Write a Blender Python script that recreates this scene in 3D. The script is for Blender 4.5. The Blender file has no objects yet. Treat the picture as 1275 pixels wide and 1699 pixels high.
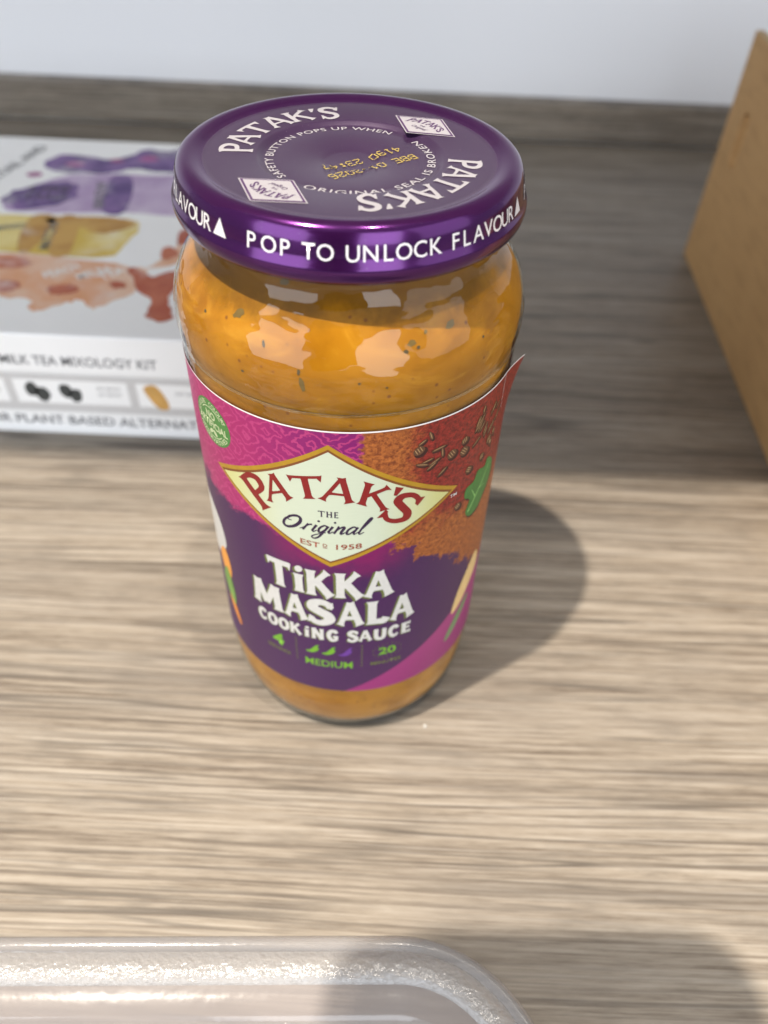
import bpy, bmesh, math, random
from mathutils import Vector, Matrix, noise
from mathutils.geometry import delaunay_2d_cdt

MM = 0.001
sc = bpy.context.scene
COL = sc.collection
rnd = random.Random(7)

# ------------------------------------------------------------------ camera
cd = bpy.data.cameras.new("camera")
cam = bpy.data.objects.new("camera", cd)
COL.objects.link(cam)
PITCH, ROLL = 0.7924, 0.0449
CAM = Vector((9.5, -154.46, 215.96)) * MM
fw = Vector((0, math.cos(PITCH), -math.sin(PITCH)))
rt = Vector((1, 0, 0))
up = rt.cross(fw)
r2 = math.cos(ROLL) * rt + math.sin(ROLL) * up
u2 = -math.sin(ROLL) * rt + math.cos(ROLL) * up
m = Matrix((r2, u2, -fw)).transposed().to_4x4()
m.translation = CAM
cam.matrix_world = m
cd.sensor_fit = 'HORIZONTAL'
cd.sensor_width = 36.0
cd.lens = 36.0 * 1290.05 / 1275.0
cd.clip_start = 0.005
cd.clip_end = 50
cd.dof.use_dof = True
cd.dof.focus_distance = 0.155
cd.dof.aperture_fstop = 15.5
cd.dof.aperture_blades = 0
sc.camera = cam

# ------------------------------------------------------------------ light
w = bpy.data.worlds.new("World")
sc.world = w
w.use_nodes = True
w.node_tree.nodes["Background"].inputs[0].default_value = (0.84, 0.91, 1.0, 1)
w.node_tree.nodes["Background"].inputs[1].default_value = 0.36


def lamp(name, typ, loc, energy, color, target=None, **kw):
    d = bpy.data.lights.new(name, typ)
    d.energy = energy
    d.color = color
    for k, v in kw.items():
        setattr(d, k, v)
    o = bpy.data.objects.new(name, d)
    o.location = loc
    if target is not None:
        o.rotation_euler = (Vector(target) - Vector(loc)).to_track_quat('-Z', 'Y').to_euler()
    COL.objects.link(o)
    return o


WARM = (1.0, 0.90, 0.77)
lamp("ceiling_downlight", 'SPOT', (-0.42, -0.33, 1.52), 172, WARM, (0.0, 0.0, 0.0), shadow_soft_size=0.016,
     spot_size=math.radians(80), spot_blend=0.6)
lamp("ceiling_downlight", 'SPOT', (0.22, -0.24, 1.52), 34, WARM, (0, 0, 0), shadow_soft_size=0.022,
     spot_size=math.radians(80), spot_blend=0.6)
lamp("window_light", 'AREA', (0.55, -2.1, 0.90), 36, (0.86, 0.92, 1.0), (0, 0.2, 0.05), shape='RECTANGLE', size=1.7,
     size_y=1.75)
lamp("window_light", 'AREA', (-1.45, -1.7, 0.90), 29, (0.86, 0.92, 1.0), (0, 0.2, 0.05), shape='RECTANGLE', size=1.5,
     size_y=1.75)
lamp("window_light", 'AREA', (1.95, -0.9, 0.95), 10, (0.86, 0.92, 1.0), (0, 0.2, 0.05), shape='RECTANGLE', size=1.5,
     size_y=1.75)

sc.view_settings.view_transform = 'Standard'
sc.view_settings.look = 'None'
sc.view_settings.exposure = 0.0
sc.view_settings.gamma = 1.0
sc.cycles.use_denoising = True
sc.cycles.max_bounces = 10
sc.cycles.transparent_max_bounces = 16
sc.cycles.caustics_reflective = False
sc.cycles.caustics_refractive = False


# ------------------------------------------------------------------ node helpers
def fresnel(t, ior=1.5, normal=None):
    bf = t.n('ShaderNodeNewGeometry').outputs['Backfacing']
    io = t.math('MULTIPLY_ADD', bf, 1.0 / ior - ior, ior)
    nd = t.n('ShaderNodeFresnel', {'IOR': io})
    if normal is not None:
        t.t.links.new(normal, nd.inputs['Normal'])
    return nd


class NT:
    def __init__(self, name):
        self.mat = bpy.data.materials.new(name)
        self.mat.use_nodes = True
        self.t = self.mat.node_tree
        self.bsdf = self.t.nodes["Principled BSDF"]
        self.out = self.t.nodes["Material Output"]

    def n(self, typ, ins=None, **props):
        nd = self.t.nodes.new(typ)
        for k, v in props.items():
            setattr(nd, k, v)
        for k, v in (ins or {}).items():
            self.set(nd.inputs[k], v)
        return nd

    def set(self, sock, v):
        if isinstance(v, bpy.types.NodeSocket):
            self.t.links.new(v, sock)
        elif isinstance(v, (tuple, list)):
            sock.default_value = (*v, 1.0) if (len(v) == 3 and sock.type == 'RGBA') else v
        else:
            sock.default_value = v

    def math(self, op, a, b=0.0, c=0.0, clamp=False):
        nd = self.n('ShaderNodeMath', {0: a, 1: b, 2: c}, operation=op, use_clamp=clamp)
        return nd.outputs[0]

    def add(self, a, b): return self.math('ADD', a, b)
    def sub(self, a, b): return self.math('SUBTRACT', a, b)
    def mul(self, a, b): return self.math('MULTIPLY', a, b)

    def smooth(self, x, lo, hi):
        nd = self.n('ShaderNodeMapRange', {0: x, 1: lo, 2: hi, 3: 0.0, 4: 1.0}, interpolation_type='SMOOTHSTEP')
        return nd.outputs[0]

    def mix(self, f, a, b, blend='MIX'):
        nd = self.n('ShaderNodeMix', data_type='RGBA', blend_type=blend)
        self.set(nd.inputs[0], f)
        self.set(nd.inputs[6], a)
        self.set(nd.inputs[7], b)
        return nd.outputs[2]

    def noise(self, vec, scale, detail=3.0, rough=0.55, dist=0.0):
        nd = self.n('ShaderNodeTexNoise', {'Scale': scale, 'Detail': detail, 'Roughness': rough, 'Distortion': dist})
        self.set(nd.inputs['Vector'], vec)
        return nd.outputs[0]

    def vmul(self, vec, s):
        nd = self.n('ShaderNodeVectorMath', {0: vec, 1: s}, operation='MULTIPLY')
        return nd.outputs[0]

    def vadd(self, vec, s):
        nd = self.n('ShaderNodeVectorMath', {0: vec, 1: s}, operation='ADD')
        return nd.outputs[0]

    def bump(self, h, strength, dist):
        nd = self.n('ShaderNodeBump', {'Height': h, 'Strength': strength, 'Distance': dist})
        self.set(self.bsdf.inputs['Normal'], nd.outputs[0])

    def p(self, **kw):
        for k, v in kw.items():
            self.set(self.bsdf.inputs[k.replace('_', ' ')], v)
        return self

    def obj(self):
        return self.n('ShaderNodeTexCoord').outputs['Object']

    def ramp(self, f, stops):
        nd = self.n('ShaderNodeValToRGB')
        cr = nd.color_ramp
        while len(cr.elements) < len(stops):
            cr.elements.new(0.5)
        for e, (pos, c) in zip(cr.elements, stops):
            e.position = pos
            e.color = (*c, 1)
        self.set(nd.inputs[0], f)
        return nd.outputs[0]


def srgb(r, g, b):
    f = lambda c: (c / 255 / 12.92) if c <= 10 else ((c / 255 + 0.055) / 1.055) ** 2.4
    return (f(r), f(g), f(b))


def plain(name, col, rough=0.5, metal=0.0, var=0.12, scale=900.0, **kw):
    t = NT(name)
    n = t.noise(t.obj(), scale, 4)
    f = t.math('MULTIPLY_ADD', n, var * 2, 1 - var)
    c = t.mix(1.0, col, t.n('ShaderNodeCombineColor', {0: f, 1: f, 2: f}).outputs[0], 'MULTIPLY')
    t.p(Base_Color=c, Roughness=rough, Metallic=metal, **kw)
    return t.mat


# ------------------------------------------------------------------ mesh helpers
def link(name, me, mat, parent=None, smooth=False):
    o = bpy.data.objects.new(name, me)
    COL.objects.link(o)
    if mat is not None:
        me.materials.append(mat)
    if parent is not None:
        o.parent = parent
    if smooth:
        for p in me.polygons:
            p.use_smooth = True
    return o


def mesh(name, verts, faces, mat, parent=None, smooth=False):
    me = bpy.data.meshes.new(name)
    me.from_pydata([tuple(v) for v in verts], [], faces)
    me.update()
    return link(name, me, mat, parent, smooth)


def tag(o, label=None, cat=None, group=None, kind=None):
    for k, v in (('label', label), ('category', cat), ('group', group), ('kind', kind)):
        if v:
            o[k] = v
    return o


def empty(name, loc=(0, 0, 0), rz=0.0):
    o = bpy.data.objects.new(name, None)
    o.location = loc
    o.rotation_euler = (0, 0, rz)
    o.empty_display_size = 0.02
    COL.objects.link(o)
    return o


def box(name, lo, hi, mat, parent=None, bevel=0.0, seg=2):
    bm = bmesh.new()
    bmesh.ops.create_cube(bm, size=1.0)
    for v in bm.verts:
        v.co = Vector([(lo[i] + hi[i]) / 2 + v.co[i] * (hi[i] - lo[i]) for i in range(3)]) * MM
    if bevel:
        bmesh.ops.bevel(bm, geom=bm.edges[:], offset=bevel * MM, segments=seg, affect='EDGES', profile=0.5)
    me = bpy.data.meshes.new(name)
    bm.to_mesh(me)
    bm.free()
    return link(name, me, mat, parent, smooth=False)


def catmull(pts, sub=6, closed=False):
    out = []
    n = len(pts)
    rng = range(n if closed else n - 1)
    g = lambda i: pts[i % n] if closed else pts[max(0, min(n - 1, i))]
    for i in rng:
        p0, p1, p2, p3 = g(i - 1), g(i), g(i + 1), g(i + 2)
        for k in range(sub):
            t = k / sub
            out.append(tuple(0.5 * ((2 * b) + (-a + c) * t + (2 * a - 5 * b + 4 * c - d) * t * t + (-a + 3 * b - 3 * c + d) * t ** 3)
                             for a, b, c, d in zip(p0, p1, p2, p3)))
    if not closed:
        out.append(tuple(pts[-1]))
    return out


def lathe(name, prof, seg, mat, parent=None, close_top=False):
    vs, fs = [], []
    for r, z in prof:
        for k in range(seg):
            a = 2 * math.pi * k / seg
            vs.append((r * math.cos(a) * MM, r * math.sin(a) * MM, z * MM))
    for i in range(len(prof) - 1):
        for k in range(seg):
            k2 = (k + 1) % seg
            fs.append((i * seg + k, i * seg + k2, (i + 1) * seg + k2, (i + 1) * seg + k))
    return mesh(name, vs, fs, mat, parent, smooth=True)


# ------------------------------------------------------------------ flat vector artwork
def fill(polys):
    """union of 2D polygons -> (verts, tris)"""
    vs, fs = [], []
    for p in polys:
        b = len(vs)
        if sum(p[i - 1][0] * p[i][1] - p[i][0] * p[i - 1][1] for i in range(len(p))) < 0:
            p = p[::-1]
        vs += [Vector((x, y)) for x, y in p]
        fs.append(list(range(b, b + len(p))))
    ov, _, of, _, _, orig = delaunay_2d_cdt(vs, [], fs, 0, 1e-5)
    return [(v.x, v.y) for v in ov], [tuple(f) for f, o in zip(of, orig) if len(o)]


def stem(p0, p1, w, f0=0.5, f1=0.5, fl=0.16, w1=None):
    x0, y0 = p0
    x1, y1 = p1
    L = math.hypot(x1 - x0, y1 - y0)
    dx, dy = (x1 - x0) / L, (y1 - y0) / L
    nx, ny = -dy, dx
    w1 = w if w1 is None else w1
    a, b = [], []
    ts = [0, .04, .09, .15, .25, .5, .75, .85, .91, .96, 1]
    for t in ts:
        h = (w + (w1 - w) * t) / 2
        h += w * f0 * 0.5 * max(0, 1 - t * L / fl) ** 2 + w * f1 * 0.5 * max(0, 1 - (1 - t) * L / fl) ** 2
        x, y = x0 + dx * L * t, y0 + dy * L * t
        a.append((x + nx * h, y + ny * h))
        b.append((x - nx * h, y - ny * h))
    return [a + b[::-1]]


def hull(pts):
    pts = sorted(set((round(x, 6), round(y, 6)) for x, y in pts))
    if len(pts) < 3:
        return pts

    def half(seq):
        h = []
        for p in seq:
            while len(h) > 1 and (h[-1][0] - h[-2][0]) * (p[1] - h[-2][1]) - (h[-1][1] - h[-2][1]) * (p[0] - h[-2][0]) <= 0:
                h.pop()
            h.append(p)
        return h[:-1]
    return half(pts) + half(pts[::-1])


def stroke(pts, w0, w1=None, wm=None, sub=7, closed=False, bold=1.0):
    """curved stroke with a width that runs w0 -> wm -> w1"""
    P = catmull(pts, sub, closed)
    w1 = w0 if w1 is None else w1
    n = len(P)
    L, R = [], []
    for i, (x, y) in enumerate(P):
        if closed:
            xa, ya = P[i - 1]
            xb, yb = P[(i + 1) % n]
        else:
            xa, ya = P[max(0, i - 1)]
            xb, yb = P[min(n - 1, i + 1)]
        dx, dy = xb - xa, yb - ya
        l = math.hypot(dx, dy) or 1
        t = i / (n - 1)
        ww = w0 + (w1 - w0) * t
        if wm is not None:
            ww += (wm - (w0 + w1) / 2) * math.sin(math.pi * t) ** 1.2
        h = ww / 2 * bold
        L.append((x - dy / l * h, y + dx / l * h))
        R.append((x + dy / l * h, y - dx / l * h))
    qs = []
    for i in range(n if closed else n - 1):
        j = (i + 1) % n
        qs.append(hull([L[i], L[j], R[j], R[i]]))
    return [q for q in qs if len(q) > 2]


def ell(cx, cy, rx, ry, rot=0.0, n=28):
    c, s = math.cos(rot), math.sin(rot)
    return [(cx + rx * math.cos(a) * c - ry * math.sin(a) * s, cy + rx * math.cos(a) * s + ry * math.sin(a) * c)
            for a in [2 * math.pi * k / n for k in range(n)]]


def glyph(ch, w=0.16, th=None, se=0.9):
    """serif capitals on a unit-high box; returns (polygons, advance)"""
    th = w * 0.7 if th is None else th
    h = w / 2
    if ch == 'P':
        return stem((.15, 0), (.15, 1), w, se, se) + stroke([(.1, .95), (.36, .96), (.53, .86), (.56, .70), (.46, .53), (.12, .47)], th, th, w), .64
    if ch == 'A':
        return stem((.07, 0), (.42, 1), th, se * 1.5, 0) + stem((.82, 0), (.43, 1), w, se, .2) + stem((.2, .33), (.7, .33), th * .8, .8, .4) + \
            [[(.28, 1.02), (.5, 1.0), (.5, .9), (.36, .93)]], .88
    if ch == 'T':
        return stem((.42, 0), (.42, .95), w, se, .3) + stem((0, .94), (.84, .94), th * .95, 0, 0) + \
            [[(-.03, 1.02), (.07, .97), (.13, .92), (.03, .72)], [(.87, 1.02), (.77, .97), (.71, .92), (.81, .72)]], .86
    if ch == 'K':
        return stem((.14, 0), (.14, 1), w, se, se) + stem((.18, .42), (.70, 1), th, 0, se * 1.4) + stem((.33, .6), (.80, 0), w, 0, se), .86
    if ch == 'S':
        return stroke([(.61, .72), (.55, .88), (.36, .96), (.17, .87), (.15, .68), (.33, .54), (.53, .40), (.58, .2), (.40, .05), (.2, .06), (.07, .24)],
                      th * .9, th * .9, w * 1.15) + [[(.56, .93), (.68, .98), (.65, .66), (.58, .70)], [(.0, .0), (.10, .07), (.12, .30), (.04, .34)]], .70
    if ch == "'":
        return [[(.02, 1.03), (.20, 1.03), (.08, .68), (.02, .68)]], .24
    if ch == 'i':
        return stem((.14, 0), (.14, .70), w, se, se) + [ell(.17, .90, w * .52, w * .42, .5)], .32
    if ch == 'M':
        return stem((.07, 0), (.15, 1), w * .85, se, .3) + stem((.17, 1), (.47, .16), w, .2, 0) + stem((.46, .16), (.80, 1), w * .8, 0, .2) + \
            stem((.82, 1), (.90, 0), w, .3, se), 1.02
    if ch == 'L':
        return stem((.14, 0), (.14, 1), w, se, se) + stroke([(.05, w * .38), (.34, w * .38), (.52, .1), (.60, .24)], w * .75, w * 1.0), .66
    if ch == 'C':
        return stroke([(.62, .74), (.52, .92), (.30, .93), (.11, .70), (.10, .36), (.28, .07), (.50, .08), (.63, .26)], w, w * .7, w * 1.15), .70
    if ch == 'G':
        return stroke([(.62, .74), (.52, .92), (.30, .93), (.11, .70), (.10, .36), (.28, .07), (.48, .08), (.58, .20)], w, w * .8, w * 1.15) + \
            stem((.58, .06), (.58, .46), w, 0, .5) + stem((.38, .42), (.66, .42), w * .6), .74
    if ch == 'O':
        return stroke([(.36, .94), (.13, .78), (.08, .5), (.13, .22), (.36, .06), (.59, .22), (.64, .5), (.59, .78)], w, closed=True), .74
    if ch == 'U':
        return stroke([(.12, 1), (.12, .45), (.18, .14), (.38, .05), (.58, .14), (.63, .45), (.63, 1)], w * 1.05), .78
    if ch == 'N':
        return stem((.12, 0), (.12, 1), w * .9, se, .3) + stem((.12, 1), (.66, 0), w, 0, 0) + stem((.66, 0), (.66, 1), w * .9, .3, se), .80
    if ch == 'E':
        return stem((.14, 0), (.14, 1), w, .3, .3) + stem((.1, w * .38), (.56, w * .38), w * .72, 0, .6) + stem((.1, .52), (.48, .52), w * .65, 0, .5) + \
            stem((.1, 1 - w * .38), (.54, 1 - w * .38), w * .72, 0, .6), .62
    if ch == 'H':
        return stem((.13, 0), (.13, 1), w, se, se) + stem((.63, 0), (.63, 1), w, se, se) + stem((.13, .5), (.63, .5), th), .78
    if ch == 'D':
        return stem((.14, 0), (.14, 1), w, .4, .4) + stroke([(.1, .95), (.4, .92), (.62, .7), (.62, .3), (.4, .08), (.1, .05)], th, th, w), .74
    return [], .34


def affine(polys, O, X, Y):
    return [[(O[0] + x * X[0] + y * Y[0], O[1] + x * X[1] + y * Y[1]) for x, y in p] for p in polys]


_bf = {}


def btext(s, weight=0.0, spacing=1.0):
    """built-in sans lettering as a flat mesh, cap height 1, left at 0"""
    key = (s, weight, spacing)
    if key in _bf:
        return _bf[key]

    def conv(body):
        cu = bpy.data.curves.new("lettering", 'FONT')
        cu.body = body
        cu.size = 1.0
        cu.offset = weight
        cu.space_character = spacing
        cu.resolution_u = 3
        o = bpy.data.objects.new("lettering", cu)
        COL.objects.link(o)
        dg = bpy.context.evaluated_depsgraph_get()
        me = bpy.data.meshes.new_from_object(o.evaluated_get(dg))
        v = [(q.co.x, q.co.y) for q in me.vertices]
        f = [tuple(p.vertices) for p in me.polygons]
        bpy.data.objects.remove(o)
        bpy.data.curves.remove(cu)
        bpy.data.meshes.remove(me)
        return v, f
    if 'H' not in _bf:
        hv, _ = conv('H') if weight == 0 else conv('H')
        _bf['H'] = max(y for _, y in hv)
    v, f = conv(s)
    k = 1.0 / _bf['H']
    x0 = min(x for x, _ in v)
    v = [((x - x0) * k, y * k) for x, y in v]
    _bf[key] = (v, f)
    return v, f


def width(v):
    return max(x for x, _ in v)


class Art:
    """collects flat pieces, then maps them onto a surface as one printed mesh"""

    def __init__(self):
        self.v, self.f = [], []

    def tri(self, v, f):
        b = len(self.v)
        self.v += list(v)
        self.f += [tuple(i + b for i in q) for q in f]
        return self

    def poly(self, polys):
        return self.tri(*fill(polys))

    def text(self, s, x0, x1, y, h, weight=0.0, fn=None):
        v, f = btext(s, weight)
        W = width(v)
        v = [(x0 + x / W * (x1 - x0), y + yy * h) for x, yy in v]
        if fn:
            v = [fn(*q) for q in v]
        return self.tri(v, f)

    def build(self, name, mat, parent, mapf, cut=None, smooth=True):
        bm = bmesh.new()
        vv = [bm.verts.new((x, y, 0)) for x, y in self.v]
        for q in self.f:
            try:
                bm.faces.new([vv[i] for i in q])
            except ValueError:
                pass
        if cut:
            xs = [x for x, _ in self.v]
            k = math.ceil(min(xs) / cut) * cut
            while k < max(xs):
                bmesh.ops.bisect_plane(bm, geom=bm.verts[:] + bm.edges[:] + bm.faces[:], dist=1e-7, plane_co=(k, 0, 0), plane_no=(1, 0, 0))
                k += cut
        bmesh.ops.recalc_face_normals(bm, faces=bm.faces[:])
        for f in bm.faces:
            if f.normal.z < 0:
                f.normal_flip()
        uv = bm.loops.layers.uv.new("UVMap")
        for f in bm.faces:
            for l in f.loops:
                l[uv].uv = (l.vert.co.x, l.vert.co.y)
        for v in bm.verts:
            v.co = mapf(v.co.x, v.co.y)
        me = bpy.data.meshes.new(name)
        bm.to_mesh(me)
        bm.free()
        return link(name, me, mat, parent, smooth)


# ------------------------------------------------------------------ setting: worktop, upstand, wall, cabinet
def wood_material(name, axis_swap=False, tint=1.0):
    t = NT(name)
    co = t.obj()
    if axis_swap:
        sp = t.n('ShaderNodeSeparateXYZ', {0: co})
        co = t.n('ShaderNodeCombineXYZ', {0: sp.outputs[0], 1: sp.outputs[2], 2: sp.outputs[1]}).outputs[0]
    warp = t.noise(t.vmul(co, (3.2, 7.0, 1.0)), 1.0, 1.0)
    warp2 = t.noise(t.vadd(t.vmul(co, (12.0, 30.0, 1.0)), (7, 3, 0)), 1.0, 2.0)
    sp = t.n('ShaderNodeSeparateXYZ', {0: co})
    y = t.add(sp.outputs[1], t.add(t.mul(t.sub(warp, 0.5), 0.010), t.mul(t.sub(warp2, 0.5), 0.0012)))
    x = sp.outputs[0]

    def streak(sx, sy, off, detail=3.0, rough=0.6):
        v = t.n('ShaderNodeCombineXYZ', {0: t.mul(x, sx), 1: t.mul(y, sy), 2: off}).outputs[0]
        return t.noise(v, 1.0, detail, rough)
    wide = streak(1.6, 38.0, 1.0, 2.0)
    mid = streak(5.0, 210.0, 4.0, 3.0, 0.65)
    fine = streak(20.0, 1000.0, 9.0, 4.0, 0.66)
    pores = streak(95.0, 900.0, 13.0, 3.0, 0.65)
    dark = streak(4.5, 120.0, 15.0, 2.0)
    lines = streak(4.0, 300.0, 22.0, 2.0)
    v = t.add(t.add(t.mul(wide, 0.34), t.mul(mid, 0.55)), t.add(t.mul(fine, 0.80), t.mul(pores, 0.36)))
    base = t.ramp(t.math('MULTIPLY_ADD', v, 2.5, -1.98, clamp=True), [
        (0.0, (0.120 * tint, 0.090 * tint, 0.067 * tint)), (0.30, (0.235 * tint, 0.192 * tint, 0.148 * tint)),
        (0.62, (0.355 * tint, 0.303 * tint, 0.240 * tint)), (1.0, (0.455 * tint, 0.403 * tint, 0.335 * tint))])
    def ridge(n, wdt):
        return t.sub(1.0, t.smooth(t.math('ABSOLUTE', t.sub(n, 0.5)), 0.0, wdt))
    r1 = t.mul(ridge(streak(2.6, 95.0, 31.0, 2.0), 0.030), t.smooth(streak(9.0, 60.0, 37.0, 2.0), 0.42, 0.6))
    r2 = t.mul(ridge(streak(4.5, 210.0, 41.0, 2.0), 0.045), t.smooth(streak(12.0, 90.0, 43.0, 2.0), 0.40, 0.62))
    base = t.mix(t.mul(r1, 0.78), base, (0.085 * tint, 0.070 * tint, 0.058 * tint))
    base = t.mix(t.mul(r2, 0.62), base, (0.120 * tint, 0.100 * tint, 0.082 * tint))
    ph = t.add(t.mul(y, 1950.0), t.mul(streak(2.5, 26.0, 51.0, 3.0), 24.0))
    wv_ = t.smooth(t.math('SINE', ph), 0.45, 1.0)
    wv_ = t.mul(wv_, t.smooth(streak(7.0, 48.0, 53.0, 3.0), 0.36, 0.66))
    base = t.mix(t.mul(wv_, 0.62), base, (0.115 * tint, 0.092 * tint, 0.074 * tint))
    thin = t.smooth(streak(12.0, 950.0, 61.0, 2.0, 0.55), 0.55, 0.68)
    thin = t.mul(thin, t.smooth(streak(6.0, 40.0, 67.0, 2.0), 0.35, 0.60))
    base = t.mix(t.mul(thin, 0.45), base, (0.125 * tint, 0.098 * tint, 0.076 * tint))
    pale = t.smooth(streak(14.0, 800.0, 71.0, 2.0, 0.55), 0.58, 0.72)
    base = t.mix(t.mul(pale, 0.45), base, (0.47 * tint, 0.42 * tint, 0.355 * tint))
    dk = t.smooth(dark, 0.57, 0.74)
    base = t.mix(t.mul(dk, 0.5), base, (0.095, 0.080, 0.068))
    ln = t.smooth(lines, 0.62, 0.72)
    base = t.mix(t.mul(ln, 0.5), base, (0.070, 0.058, 0.048))
    blot = t.noise(t.vmul(co, (38, 120, 1)), 1.0, 4.0, 0.6)
    base = t.mix(t.mul(t.smooth(blot, 0.50, 0.74), 0.38), base, (0.150 * tint, 0.128 * tint, 0.106 * tint))
    hue = t.noise(t.vmul(co, (6, 22, 1)), 1.0, 2.0)
    base = t.mix(t.mul(t.smooth(hue, 0.45, 0.7), 0.35), base, (0.195, 0.172, 0.148))
    t.p(Base_Color=base, Roughness=t.math('MULTIPLY_ADD', fine, 0.2, 0.36))
    t.bsdf.inputs['Specular IOR Level'].default_value = 0.4
    t.bump(t.add(fine, t.mul(lines, -0.6)), 0.25, 0.0004)
    return t.mat


WOOD = wood_material("worktop_laminate", False, 0.76)
tag(box("worktop", (-1100, -600, -38), (1100, 454, 0), WOOD, bevel=0.0), kind='structure')
WOOD_U = wood_material("upstand_laminate", True, 0.74)
tag(box("upstand", (-1100, 455, 0.4), (1100, 467, 27.4), WOOD_U, bevel=0.8), kind='structure')

t = NT("painted_wall")
n1 = t.noise(t.obj(), 260.0, 4)
t.p(Base_Color=t.mix(t.noise(t.obj(), 6.0, 3), (0.84, 0.85, 0.87), (0.88, 0.88, 0.90)), Roughness=0.6)
t.bump(n1, 0.12, 0.0006)
tag(box("wall", (-1100, 467.6, -38), (1100, 500, 900), t.mat), kind='structure')

CAB = plain("white_cabinet_board", (0.82, 0.81, 0.79), 0.5)
tag(box("cabinet_underside", (-1100, -25.6, 400), (1100, 467, 700), CAB, bevel=1.0), kind='structure')

# ------------------------------------------------------------------ the jar
JR = 37.5
jar = empty("sauce_jar")
tag(jar, "glass jar of orange cooking sauce with purple metal lid and magenta label", "jar")

# glass: clear shell with Fresnel reflection over the sauce pressed against its inside
t = NT("clear_glass")
t.t.nodes.remove(t.bsdf)
fr = fresnel(t)
tr = t.n('ShaderNodeBsdfTransparent', {'Color': (0.93, 0.95, 0.90, 1)})
gl = t.n('ShaderNodeBsdfGlossy', {'Color': (1, 1, 1, 1), 'Roughness': 0.03})
bp = t.n('ShaderNodeBump', {'Height': t.noise(t.vmul(t.obj(), (1, 1, 2.2)), 70.0, 2), 'Strength': 0.35, 'Distance': 0.003})
t.t.links.new(bp.outputs[0], gl.inputs['Normal'])
mx = t.n('ShaderNodeMixShader')
t.t.links.new(fr.outputs[0], mx.inputs[0])
t.t.links.new(tr.outputs[0], mx.inputs[1])
t.t.links.new(gl.outputs[0], mx.inputs[2])
t.t.links.new(mx.outputs[0], t.out.inputs[0])
GLASS = t.mat

body = [(31.0, 0.15), (32.4, 0.1), (33.4, 0.7), (34.6, 2.6), (35.8, 6.0), (36.8, 10.5), (37.35, 16), (37.5, 23), (37.5, 60), (37.5, 100),
        (37.5, 121.2), (37.52, 122.4), (37.72, 123.8), (37.95, 125.2), (38.02, 126.6), (37.98, 128.6), (37.75, 131.2), (37.1, 133.8), (36.0, 136.4), (34.4, 139.0),
        (32.6, 141.2), (31.2, 143.0), (30.5, 144.8), (30.3, 147.0), (30.6, 148.2), (30.6, 150)]
bs = catmull(body, 5)
lathe("glass", [(0.01, 1.4), (20, 1.2), (29.5, 0.8)] + bs, 288, GLASS, jar)

# heel ring of thick glass; near-black colour paints the contact shade refracted in it
t = NT("shade_painted_glass")
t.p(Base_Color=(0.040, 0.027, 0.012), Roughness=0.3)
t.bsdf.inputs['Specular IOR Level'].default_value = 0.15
lathe("shaded_glass_heel", [(27.0, 4.2), (27.4, 0.9), (30.8, 0.45), (32.2, 0.5), (33.15, 0.95), (34.1, 2.3), (34.75, 3.9), (27.0, 4.2)], 128, t.mat, jar)

t = NT("sauce")
co = t.obj()
nz = t.noise(co, 120.0, 4)
nz2 = t.noise(co, 38.0, 3)
c = t.mix(t.smooth(nz2, 0.35, 0.7), (0.38, 0.145, 0.004), (0.46, 0.19, 0.010))
c = t.mix(t.mul(t.smooth(nz, 0.4, 0.75), 0.55), c, (0.24, 0.082, 0.001))
smear = t.noise(t.vmul(co, (1, 1, 2.6)), 55.0, 5, .62, 1.2)
c = t.mix(t.mul(t.smooth(smear, 0.52, 0.70), 0.55), c, (0.56, 0.255, 0.022))
c = t.mix(t.mul(t.smooth(smear, 0.46, 0.30), 0.3), c, (0.22, 0.085, 0.002))
zz = t.n('ShaderNodeSeparateXYZ', {0: co}).outputs[2]
film = t.smooth(t.add(zz, t.mul(t.sub(t.noise(t.vmul(co, (1, 1, .45)), 85.0, 5, .65), 0.5), 0.016)), 0.1375, 0.1425)
c = t.mix(t.mul(film, 0.72), c, (0.13, 0.052, 0.003))
vor = t.n('ShaderNodeTexVoronoi', {'Vector': co, 'Scale': 420.0, 'Randomness': 1.0})
sel = t.math('GREATER_THAN', t.n('ShaderNodeSeparateColor', {0: vor.outputs['Color']}).outputs[0], 0.72)
spk = t.mul(t.sub(1.0, t.smooth(vor.outputs['Distance'], 0.08, 0.24)), sel)
c = t.mix(t.mul(spk, 0.75), c, (0.17, 0.05, 0.012))
t.p(Base_Color=c, Roughness=0.45)
t.bsdf.inputs['Subsurface Weight'].default_value = 0.12
t.bsdf.inputs['Subsurface Radius'].default_value = (0.004, 0.0015, 0.0004)
t.bsdf.inputs['Subsurface Scale'].default_value = 0.6
t.bump(nz, 0.2, 0.0008)
t.bsdf.inputs['Specular IOR Level'].default_value = 0.08
SAUCE = t.mat


def body_r(z):
    for (ra, za), (rb, zb) in zip(bs, bs[1:]):
        if za <= z <= zb and zb > za:
            return ra + (rb - ra) * (z - za) / (zb - za)
    return bs[-1][0]


sp = [(0.01, 4.6), (24, 4.6), (32.5, 4.5)] + [(r - 0.75, z) for r, z in bs if z > 5.0 and z < 147.5] + [(29.6, 148.6), (20, 148.7), (0.01, 148.7)]
sauce = lathe("sauce", sp, 288, SAUCE, jar)

HERB = plain("herb_green", (0.15, 0.085, 0.010), 0.6)
HERB2 = plain("herb_dark", (0.085, 0.05, 0.012), 0.6)


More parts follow.
